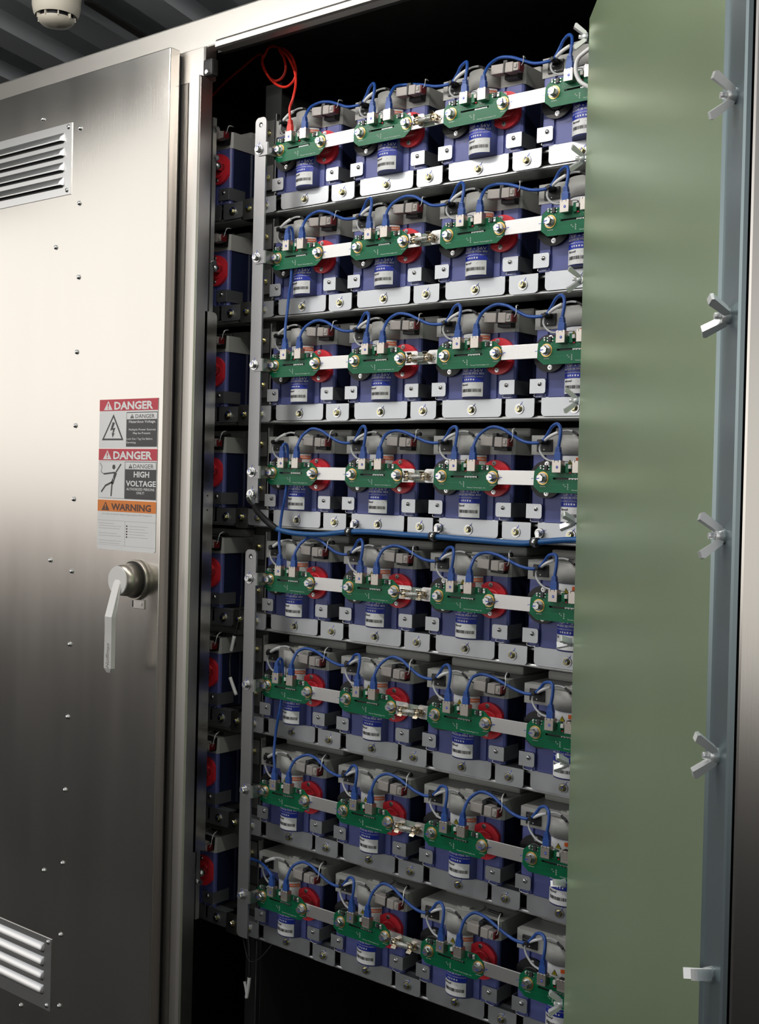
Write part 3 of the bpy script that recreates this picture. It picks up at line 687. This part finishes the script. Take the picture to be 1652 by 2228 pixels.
# ================================================================== BALANCING BOARD
def make_board():
    root = empty('balancing_board')
    mb = MB().use('pcb_green')
    x0, x1, zt, zb = -.0215, .1405, .0262, -.0286
    sa, sb, s1_, s2_ = .0245, .0935, -.0022, .0018
    out = [(x0 + .0015, .0135), (-.0065, zt), (.1245, zt - .001), (x1, .0125), (x1, -.0150), (.1240, zb), (-.0060, zb), (x0, -.0165)]
    # upper half, lower half, ends around the milled slot
    zc = -.0002
    ya, yb = .0070, .0088
    mb.prism([out[0], out[1], out[2], out[3], (x1, s2_), (x0 + .0005, s2_)], ya, yb)
    mb.prism([out[7], out[6], out[5], out[4], (x1, s1_), (x0 + .0003, s1_)], ya, yb)
    mb.prism([(x0 + .0005, s1_), (sa, s1_), (sa - .002, zc), (sa, s2_), (x0 + .0005, s2_)], ya, yb); mb.prism([(sb, s1_), (x1, s1_), (x1, s2_), (sb, s2_), (sb + .002, zc)], ya, yb)
    f = lambda x, z: (x, ya - .00015, z)
    mb.use('pcb_trace'); mb.flat(rect(.002, .045, -.0131, -.0126), f); mb.flat(rect(.085, .112, .0063, .0068), f)
    mb.use('silk_white').text('Nuvant Technologies, Inc.', .0665, .1135, -.0243, -.0212, f)
    
    for a_ in (-.006, BW - .006):
        for k in range(6): mb.flat(rect(a_ + k * .0022, a_ + k * .0022 + .0014, -.0172, -.0160), f)
    mb.text('V', .0465, .0500, -.0140, -.0105, f); mb.text('<', .050, .053, -.017, -.014, f)
    random.seed(5)
    for k in range(9):
        mb.flat(rect(.0565, .0595 - .001 * (k % 3), -.0215 + k * .0014, -.0208 + k * .0014), f)
    for k in range(16):
        X = .045 + random.random() * .06; Z = .004 + random.random() * .02; mb.flat(rect(X, X + .0012 + .001 * random.random(), Z, Z + .0006), f)
    for k in range(8):
        X = .004 + random.random() * .02; Z = .006 + random.random() * .015; mb.flat(rect(X, X + .001, Z, Z + .0005), f)
    mb.build('circuit_board', root, fix=True)
    mb = MB().use('chip_black').box(.0245, .0935, .0130, .0145, -.0040, .0035); mb.use('solder')
    for k in range(9): mb.box(.058 + k * .0035, .0600 + k * .0035, .0095, .0130, -.0018 + .0008 * (k % 2), .0014)
    mb.build('pin_header', root)
    for X in (0, BW):
        mb = MB().use('gold').cyl((X, .0070, 0), (X, .0060, 0), .0135, .0132, 28)
        hexbolt(mb, X, .0062, 0, .0088, .0095, .0112, 'bolt_metal', 'bolt_metal', rot=.35 + X * 3, mark=3.3 if X == 0 else -.15, wh=.0030)
        mb.build('terminal_bolt', root)
    for i, X in enumerate((.0295, .0752)):
        mb = MB().use('jack_metal').box(X, X + .0200, -.0085, .0070, .0112, .0353, .0006)
        mb.box(X + .001, X + .019, -.0088, -.0085, .0118, .0150)
        for q in (.0045, .0135): mb.use('black_ink').box(X + q, X + q + .001, -.0087, -.008, .0318, .0354); 
        mb.use('solder'); 
        for q in (.002, .0155): mb.box(X + q, X + q + .002, -.0080, -.004, .0350, .0362)
        mb.use('black_plastic').box(X + .003, X + .017, -.0055, .0055, .0350, .0358)
        if i == 0:
            mb.use('pen_blue').cyl((X + .0115, -.0085, .0222), (X + .0115, -.0088, .0222), .0028, .0028, 14); mb.use('label_white').flat([(X + .0098, .0224), (X + .0130, .0232), (X + .0130, .0224), (X + .0098, .0214)], lambda x, z: (x, -.0089, z))
        mb.build('network_jack', root)
    mb = MB().use('white_plastic').box(.0628, .0690, -.003, .007, .0195, .0275, .0005); mb.use('pcb_green').box(.0545, .0620, .001, .007, .012, .030); mb.use('red_plastic').box(.0610, .0650, .004, .007, .0110, .0135); mb.use('black_ink').tube([(.050, .0, .0335), (.060, -.002, .0335), (.067, -.002, .0315), (.068, -.001, .028)], .0006, 6)
    mb.build('wire_socket', root)
    for (a, b, c, d) in ((.0045, .0120, .0165, .0265), (.1065, .1135, .0150, .0240)):
        mb = MB().use('chip_black').box(a, b, .0030, .007, c, d, .0006)
        mb.use('solder'); mb.box(a - .004, a - .0008, .0055, .007, c + .001, c + .0035); mb.box(a - .004, a - .0008, .0055, .007, d - .0035, d - .001); mb.box(b + .0008, b + .0035, .0055, .007, c + .001, c + .003); mb.box(b + .0008, b + .0035, .0055, .007, d - .003, d - .001)
        mb.build('power_chip', root)
    mb = MB().use('solder'); mb.box(-.0042, -.0012, .002, .007, .0185, .0262, .0005); mb.dome((-.003, .002, .0235), (0, -1, 0), .002, .0015); mb.build('solder_tab', root); mb = MB().use('solder'); mb.box(.1165, .1215, .003, .007, .0145, .0240, .0005); mb.dome((.1185, .003, .0215), (0, -1, 0), .0022, .002); mb.build('solder_tab', root)
    return root
brd0 = make_board()

# ================================================================== HOLD-DOWN PLATES
def make_wide():
    root = empty('hold_down_plate')
    mb = MB().use('zinc_plate'); mb.prism(rrect(-.0345, .1185, -.1285, -.0895, .009, 'blbr'), .0500, .0525); mb.box(-.0345, .1185, .0525, .075, -.0915, -.0895); mb.build('plate', root)
    mb = MB(); hexbolt(mb, .0435, .0500, -.1128, .0066, .0065, .0112, 'yellow_zinc', 'bolt_metal', rot=.2, mark=1.0); mb.build('bolt', root)
    return root
def make_small(cx=.1645):
    root = empty('hold_down_plate')
    mb = MB().use('zinc_plate'); mb.prism(rrect(cx - .0345, cx + .0355, -.1310, -.0915, .009, 'blbr'), .0480, .0505); mb.box(cx - .0345, cx + .0355, .0505, .075, -.0935, -.0915); mb.build('plate', root)
    mb = MB(); hexbolt(mb, cx, .0480, -.1128, .0066, .0065, .0112, 'yellow_zinc', 'bolt_metal', rot=.5, mark=1.15); mb.build('bolt', root)
    return root
wide0 = make_wide(); small0 = make_small()

# ================================================================== LINKS BETWEEN BOARDS
def make_busbar():
    root = empty('busbar')
    mb = MB().use('busbar').box(.117, .266, .0090, .0120, -.0148, .0148, .0006); mb.build('bar', root)
    mb = MB().use('pen_blue'); f = lambda x, z: (x, .0087, z); mb.flat([(.1455, -.0012), (.1520, -.0006), (.1520, .0006), (.1455, .0006)], f); mb.build('torque_mark', root, fix=False); mb = MB().use('pen_blue'); mb.flat([(.222, -.0014), (.228, -.001), (.228, .0), (.222, -.0002)], f); mb.build('torque_mark', root, fix=False)
    return root
def make_fuselink():
    root = empty('fuse_link')
    mb = MB().use('insulator').box(.117, .266, .0118, .0142, -.0148, .0120); mb.build('insulating_strip', root)
    mb = MB().use('busbar'); mb.prism(rrect(.117, .1765, -.0148, .0148, .006, 'trbr'), .0090, .0117)
    mb.build('end_plate', root)
    mb = MB().use('busbar'); mb.prism(rrect(.2030, .266, -.0148, .0148, .006, 'tlbl'), .0090, .0117); mb.use('chrome').cyl((.2195, .0090, -.002), (.2195, .0072, -.002), .0052, .0045, 16); mb.use('black_ink').cyl((.2195, .0072, -.002), (.2195, .0070, -.002), .002, .002, 6)
    mb.build('end_plate', root)
    for X in (.1655, .2075):
        mb = MB().use('brass_clip')
        mb.box(X - .0075, X + .0075, .0070, .0085, -.0075, .0045)
        P = [(.0070, -.0075), (.0010, -.0085), (-.0040, -.0065), (-.0070, -.0085), (-.0105, -.0125), (-.0100, -.0133), (-.0062, -.0098), (-.0040, -.0078), (.0012, -.0099), (.0082, -.0085)]
        mb.prism(P, X - .0060, X + .0060, ax='x'); mb.prism([(a, -b - .003) for a, b in P], X - .0060, X + .0060, ax='x')
        mb.build('fuse_clip', root)
    mb = MB().use('glass_fuse').cyl((.168, -.0015, -.0015), (.206, -.0015, -.0015), .0046, .0046, 16); mb.use('brass_clip').cyl((.158, -.0015, -.0015), (.1705, -.0015, -.0015), .0052, .0052, 16); mb.cyl((.203, -.0015, -.0015), (.2145, -.0015, -.0015), .0052, .0052, 16)
    mb.use('solder')
    for k in range(5): mb.cyl((.189 + k * .003, -.0015, -.0015), (.1902 + k * .003, -.0015, -.0015), .0052, .0052, 14)
    mb.build('fuse', root)
    mb = MB().use('chrome').dome((.149, .0090, -.003), (0, -1, 0), .0045, .003); mb.build('rivet', root)
    return root
bus0 = make_busbar(); fus0 = make_fuselink()

# ================================================================== CABLES
def boot(root, x, y0=-.002, z0=.0358, mname='blue_cable', lean=0.0):
    mb = MB().use(mname)
    def sec(z, w, d, dx=0): return [(x + dx - w, y0 - d, z), (x + dx + w, y0 - d, z), (x + dx + w, y0 + d, z), (x + dx - w, y0 + d, z)]
    L = [(z0, .0072, .0042), (z0 + .0125, .0072, .0042), (z0 + .0165, .0052, .0040), (z0 + .020, .0050, .0038), (z0 + .027, .0036, .0034)]
    vs = []; [vs.extend(sec(a, b, c, lean * (a - z0))) for a, b, c in L]
    fs = [[i * 4 + j, i * 4 + (j + 1) % 4, i * 4 + 4 + (j + 1) % 4, i * 4 + 4 + j] for i in range(4) for j in range(4)] + [[3, 2, 1, 0], [16, 17, 18, 19]]
    mb.add(vs, fs)
    for k in range(3): zz = z0 + .0178 + k * .003; mb.box(x + lean * (zz - z0) - .0056 + k * .0005, x + lean * (zz - z0) + .0056 - k * .0005, y0 - .0045, y0 + .0045, zz, zz + .0014)
    return mb.build('plug_boot', root)
def patch(r, c, jit):
    j = lambda s=1.0: (random.random() - .5) * jit * s
    root = empty('patch_cable', (c * PX, 0, rowz(r)))
    a, b = j(.012), j(.010)
    pts = [(.0857, -.002, .056), (.0862, .002, .070), (.0890 + a * .3, .016, .0895), (.1049 + a, .032, .1005 + b), (.1321 + a, .034, .0970 + b), (.157 + a * .5, .030, .0875 + b * .5), (.188, .027, .0752), (.2175, .024, .0712), (.2355, .026, .0752), (.2500, .024, .0905 + b * .4), (.2610, .019, .1015 + b * .5), (.2765, .012, .1062 + b * .6), (.2880, .005, .1005), (.2915, .000, .0840), (.2900, -.002, .0660), (.2893, -.002, .056)]
    mb = MB().use('blue_cable').tube(pts, .0034, 10, 5); mb.build('cable', root)
    boot(root, .0857); boot(root, .2893)
    return tag(root, 'blue network patch cable arching from the %s to the %s board of the %s row' % (COLN[c], COLN[c + 1], ROWN[r]), 'cable', 'blue patch cables between neighbouring boards')
def make_sensor():
    root = empty('sensor_cable')
    mb = MB().use('grey_cable').tube([(.031, .009, .034), (.020, .012, .0345), (.006, .016, .0365), (-.009, .022, .0435), (-.0195, .026, .0540), (-.0215, .028, .0640), (-.0165, .028, .0735), (.003, .026, .0845), (.0238, .025, .0930), (.0403, .026, .0962), (.0576, .024, .0935), (.0706, .020, .0870)], .0023, 8)
    mb.build('cable', root)
    mb = MB().use('white_tube').tube([(-.0100, .0265, .0775), (.006, .0250, .0860), (.0225, .0248, .0925)], .0037, 10); mb.build('marker_sleeve', root)
    mb = MB().use('rubber_black').tube([(.056, .0240, .0940), (.0640, .0215, .0905), (.0715, .019, .0865)], .0026, 8); mb.tube([(.0715, .019, .0865), (.085, .018, .0800), (.096, .020, .0762)], .0012, 6); mb.build('heat_shrink', root)
    mb = MB().use('black_plastic'); mb.box(-.021, -.0125, .020, .034, .0700, .0775, .0015, Matrix.Translation((-.017, .027, .074)) @ Matrix.Rotation(-.6, 4, 'Y') @ Matrix.Translation((.017, -.027, -.074))); mb.build('cable_tie', root)
    return root
sen0 = make_sensor()

# ================================================================== FILL THE BAYS
mi = 0
for r in range(8):
    for c in range(4):
        module_at(mi, c * PX, r, 'capacitor module, %s from left in the %s row of the open bay' % (COLN[c], ROWN[r]), 'capacitor modules in the open bay'); mi += 1
        o = brd0 if (r, c) == (0, 0) else copy_tree(brd0); o.location = (c * PX, 0, rowz(r)); tag(o, 'green circuit board bolted across the %s module of the %s row, open bay' % (COLN[c], ROWN[r]), 'circuit board', 'balancing boards in the open bay')
        o = sen0 if (r, c) == (0, 0) else copy_tree(sen0); o.location = (c * PX, 0, rowz(r)); tag(o, 'grey sensor cable with white sleeve looping over the %s module of the %s row' % (COLN[c], ROWN[r]), 'cable', 'grey sensor cables')
        o = wide0 if (r, c) == (0, 0) else copy_tree(wide0); o.location = (c * PX, 0, rowz(r)); tag(o, 'wide zinc plate with one bolt below the %s module of the %s row' % (COLN[c], ROWN[r]), 'bracket', 'wide hold-down plates')
        o = small0 if (r, c) == (0, 0) else copy_tree(small0); o.location = (c * PX - PX, 0, rowz(r))
        tag(o, ('small zinc plate with one bolt left of the first wide plate, %s row' % ROWN[r]) if c == 0 else 'small zinc plate with one bolt between the %s and %s modules of the %s row' % (COLN[c - 1], COLN[c], ROWN[r]), 'bracket', 'small hold-down plates')
        if c in (0, 2):
            o = bus0 if (r, c) == (0, 0) else copy_tree(bus0); o.location = (c * PX, 0, rowz(r)); tag(o, 'flat tinned busbar joining the %s and %s boards of the %s row' % (COLN[c], COLN[c + 1], ROWN[r]), 'busbar', 'flat busbars between boards')
        if c == 1:
            o = fus0 if r == 0 else copy_tree(fus0); o.location = (c * PX, 0, rowz(r)); tag(o, 'fuse in brass clips linking the second and third boards of the %s row' % ROWN[r], 'fuse', 'fuse links between boards')
        if c < 3: patch(r, c, 1.0)
for r in range(8):    # left bay, seen through the gap
    XB = -.363
    module_at(1, XB, r, 'dark capacitor module of the left bay, %s row, seen past the frame' % ROWN[r], 'capacitor modules in the left bay')
    o = copy_tree(brd0); o.location = (XB, 0, rowz(r)); tag(o, 'green circuit board in the left bay, %s row, mostly hidden by the frame' % ROWN[r], 'circuit board', 'balancing boards in the left bay')
    o = copy_tree(small0); o.location = (XB, 0, rowz(r)); tag(o, 'small dark plate with bolt on the left bay rail, %s row' % ROWN[r], 'bracket', 'small plates of the left bay')
    o = copy_tree(wide0); o.location = (XB, 0, rowz(r)); tag(o, 'wide zinc plate under the left bay module, %s row' % ROWN[r], 'bracket', 'wide plates of the left bay')
    root = empty('splice_plate', (0, 0, rowz(r)), 'raised square steel plate with bolt bridging the two bays below the %s row' % ROWN[r], 'bracket', 'splice plates between the bays')
    mb = MB().use('rack_steel'); mb.prism(rrect(-.162, -.118, -.1395, -.0885, .006), .046, .049); mb.box(-.120, -.118, .049, .078, -.1395, -.0885); mb.build('plate', root)
    mb = MB(); hexbolt(mb, -.141, .046, -.113, .0066, .006, .010, 'yellow_zinc', 'yellow_zinc', mark=.9); mb.build('bolt', root)

# vertical bus bars with link straps
def vbar(z0, z1, hole, label):
    root = empty('vertical_busbar', (-.038, -.02, z0), label, 'busbar')
    mb = MB().use('bar_alu')
    P = rrect(-.018, .018, 0, z1 - z0, .012, 'tltrbl', 6)
    mb.prism(P, -.0015, .0035); mb.build('bar', root)
    mb = MB().use('black_ink').cyl((0, -.0018, hole - z0), (0, -.0008, hole - z0), .0062, .0062, 18); mb.use('chrome').cyl((.0016, -.0019, hole - z0 - .0016), (.0016, -.0010, hole - z0 - .0016), .0030, .0030, 12); mb.build('bolt_hole', root)
    return root
b1 = vbar(-.0735, .8437, .8262, 'upper vertical aluminium busbar, left edge of the open bay, rows one to four')
mb = MB(); hexbolt(mb, 0, -.0015, .0205, .0078, .008, .0135, mark=1.5); mb.build('bolt', b1)
b2 = vbar(-1.125, -.1859, -.2025, 'lower vertical aluminium busbar, left edge of the open bay, rows five to eight')
def make_strap():
    root = empty('link_strap')
    mb = MB().use('bar_alu')
    mb.prism(rrect(-.0545, -.016, -.0150, .0150, .0145, 'tlbl', 6), -.0245, -.0215)
    mb.prism([(-.017, -.0245), (-.0135, -.0240), (-.0115, -.0210), (-.0100, .0095), (.010, .0095), (.010, .0125), (-.0128, .0125), (-.0145, -.0195), (-.0165, -.0215)], -.0150, .0150, ax='z')
    mb.build('strap', root)
    mb = MB(); hexbolt(mb, -.038, -.0245, 0, .0078, .0085, .0125, mark=1.55, rot=.1); mb.build('bolt', root)
    return root
st0 = make_strap()
for r in range(8):
    o = st0 if r == 0 else copy_tree(st0); o.location = (0, 0, rowz(r)); tag(o, 'bent link strap joining the vertical busbar to the first board of the %s row' % ROWN[r], 'strap', 'bent link straps')
# left bay bars seen edge on
for z0, z1, w in ((.0, .865, 'upper'), (-1.115, -.255, 'lower')):
    root = empty('vertical_busbar', (-.188, -.02, z0), '%s thin busbar of the left bay seen edge-on beside the frame' % w, 'busbar')
    mb = MB().use('busbar').box(-.0025, .0025, -.018, -.006, 0, z1 - z0); mb.build('bar', root)
    for r in (range(4) if w == 'upper' else range(4, 8)):
        for dz in ((.07,) if r in (0,) else ()) + (0,):
            mb = MB().use('bolt_metal'); zz = rowz(r) - z0 + dz
            mb.cyl((-.012, -.010, zz), (.011, -.010, zz), .0040, .0040, 12); mb.cyl((.0025, -.010, zz), (.0045, -.010, zz), .0085, .0085, 16); mb.cyl((.0045, -.010, zz), (.0115, -.010, zz), .0068, .0068, 6, False); mb.cyl((-.0115, -.010, zz), (-.0025, -.010, zz), .0070, .0070, 6, False)
            mb.build('bolt', root)

# vertical patch cables between rows, first column
for r, mid in ((1, .022), (3, .0), (5, .004)):
    root = empty('patch_cable', (0, 0, rowz(r)), 'blue patch cable hanging from the first board of the %s row to the %s row' % (ROWN[r], ROWN[r + 1]), 'cable')
    kx = {1: 0.006, 3: 0.0, 5: 0.0}[r]
    pts = [(.0395, -.002, .056), (.0395, .000, .0645), (.0395, .006, .0685), (.0390, .0135, .0660), (.0385, .0175, .052), (.0385, .019, .02), (.0385, .0175, -.01), (.0390, .0150, -.036), (.0347 + kx * .5, .014, -.0658), (.0265 + kx * .8, .016, -.0925), (.0225 + kx, .015, -.1246), (.0265 + kx * .6, .008, -.1639), (.0365, .001, -.190), (.0395, -.002, -.2000)]
    mb = MB().use('blue_cable').tube(pts, .0034, 10, 5); mb.build('cable', root)
    boot(root, .0395); boot(root, .0395, z0=.0358 - PZ)
root = empty('patch_cable', (0, 0, rowz(7)), 'blue patch cable entering from the left at the first board of the bottom row', 'cable')
mb = MB().use('blue_cable').tube([(-.16, .09, .045), (-.100, .050, .0594), (-.0614, .034, .0697), (-.0194, .018, .0741), (.012, .006, .071), (.030, -.001, .066), (.0385, -.002, .058), (.0393, -.002, .052)], .0034, 10, 5); mb.build('cable', root); boot(root, .0393)
# red cable
root = empty('patch_cable', (0, 0, 0), 'red network cable coiled above the first board of the top row', 'cable')
pts = [(.0393, -.002, .767 + .056), (.0350, -.001, .8563), (.0432, 0, .8781), (.0423, .01, .9147), (.0282, .02, .9514), (-.0091, .035, .9972), (-.0578, .05, 1.0342), (-.0961, .06, 1.0458), (-.1186, .07, 1.0396), (-.1259, .065, 1.0143), (-.0965, .055, .9772), (-.0615, .045, .9529), (-.0326, .04, .9528), (-.0199, .04, .9716), (-.0316, .045, 1.002), (-.0568, .055, 1.0287), (-.0371, .05, 1.0259), (-.001, .04, .9971), (.0257, .027, .958), (.0258, .022, .933), (-.0027, .028, .9232), (-.042, .037, .9359), (-.0827, .047, .9664), (-.1146, .057, 1.0051), (-.1324, .07, 1.0376), (-.1758, .09, 1.0466), (-.2475, .11, 1.0356), (-.34, .14, 1.0242), (-.4119, .16, 1.0059)]
mb = MB().use('red_cable').tube(pts, .0031, 10, 6); mb.build('cable', root); boot(root, .0393, z0=.767 + .0358, mname='red_cable')
# white tube at upper right
mb = MB().use('white_tube').tube([(.90, .02, .87), (.855, .00, .845), (.8285, -.01, .8266), (.8117, -.01, .8158), (.8073, -.01, .7972), (.813, -.01, .7783), (.8276, -.01, .7632), (.86, .0, .745)], .0042, 10)
tag(mb.build('white_tube'), 'white tube curving over the fourth board of the top row beside the green plate', 'cable')
# thick blue cable with clamps
root = empty('power_cable', (0, 0, 0), 'thick blue power cable running across the bay below the fourth row', 'cable')
mb = MB().use('thick_blue').tube([(-.0124, .004, -.1159), (.0121, .012, -.1337), (.063, .020, -.1425), (.1417, .025, -.1422), (.226, .028, -.1318), (.307, .027, -.1291), (.386, .027, -.1306), (.468, .028, -.1307), (.582, .027, -.1329), (.685, .028, -.1343), (.724, .028, -.1304), (.792, .028, -.1223), (.87, .03, -.118), (.935, .04, -.118)], .0062, 12); mb.build('cable', root)
mb = MB().use('rubber_black').tube([(-.0345, -.018, -.076), (-.031, -.013, -.0911), (-.0150, .002, -.1140), (.006, .010, -.1300), (.012, .0125, -.1340)], [.0060, .0072, .0078, .0076, .0072], 12); mb.build('heat_shrink', root)
mb = MB().use('chrome'); mb.tube([(-.038, -.034, -.056), (-.0365, -.029, -.066), (-.0345, -.020, -.076)], [.007, .0085, .0062], 12); mb.cyl((-.038, -.030, -.053), (-.038, -.027, -.053), .011, .011, 18); mb.build('cable_lug', root)
for k, (xc, zc, w) in enumerate(((.2288, -.1318, 'second'), (.4678, -.1307, 'third'), (.724, -.1304, 'fourth'))):
    root = empty('cable_clamp', (xc, .028, zc), 'rubber lined clamp holding the thick blue cable just left of the %s module' % w, 'clamp', 'clamps on the thick blue cable')
    mb = MB().use('rubber_black'); mb.cyl((-.0085, 0, 0), (.0085, 0, 0), .0095, .0095, 24); mb.build('rubber_sleeve', root)
    mb = MB().use('chrome'); mb.cyl((-.0040, 0, 0), (.0040, 0, 0), .0103, .0103, 24); mb.box(-.004, .004, .006, .0085, .002, .020); mb.build('metal_band', root)
    mb = MB(); hexbolt(mb, -.003, .0195, .0180, .0065, .006, .0105, 'bolt_metal', 'bolt_metal', mark=.5); mb.build('bolt', root)

# white cable tags in the left bay and on the lower upright
for pts, lb in (([(-.1455, .035, -.4100), (-.1560, .035, -.4500)], 'short white cable tag in the dark left bay, sixth row, upper of two'), ([(-.1570, .035, -.5150), (-.1340, .035, -.5560)], 'short white cable tag in the dark left bay, sixth row, lower of two')):
    root = empty('cable_tag', pts[0], lb, 'cable tag')
    P0 = Vector(pts[0]); mb = MB().use('white_tube').tube([Vector(p) - P0 for p in pts], .0045, 8); mb.build('sleeve', root)
    mb = MB().use('rubber_black').tube([(0, 0, 0), (.006, .01, .05), (.0, .02, .10)] if '.upper' in lb or 'upper' in lb else [(0, 0, 0), (-.012, .01, .05), (-.004, .02, .085)], .0025, 6); mb.build('wire', root)
root = empty('cable_tag', (-.084, .050, -1.29), 'white taped wire end hanging on the bare upright below the bottom row', 'cable tag')
mb = MB().use('white_tube').tube([(.0045, 0, .033), (.002, -.001, .005), (-.003, -.001, -.02)], .0045, 8); mb.tube([(-.012, 0, .018), (-.006, 0, .0), (-.003, 0, -.016)], .0035, 8); mb.build('sleeve', root)
mb = MB().use('rubber_black').tube([(.0045, 0, .030), (.003, .0, .08), (-.012, .01, .13), (-.03, .015, .17)], .0035, 8); mb.tube([(-.03, .01, .12), (.0, -.005, .085), (.02, -.006, .078), (.045, -.002, .095), (.07, .01, .13)], .0016, 6); mb.build('wire', root)
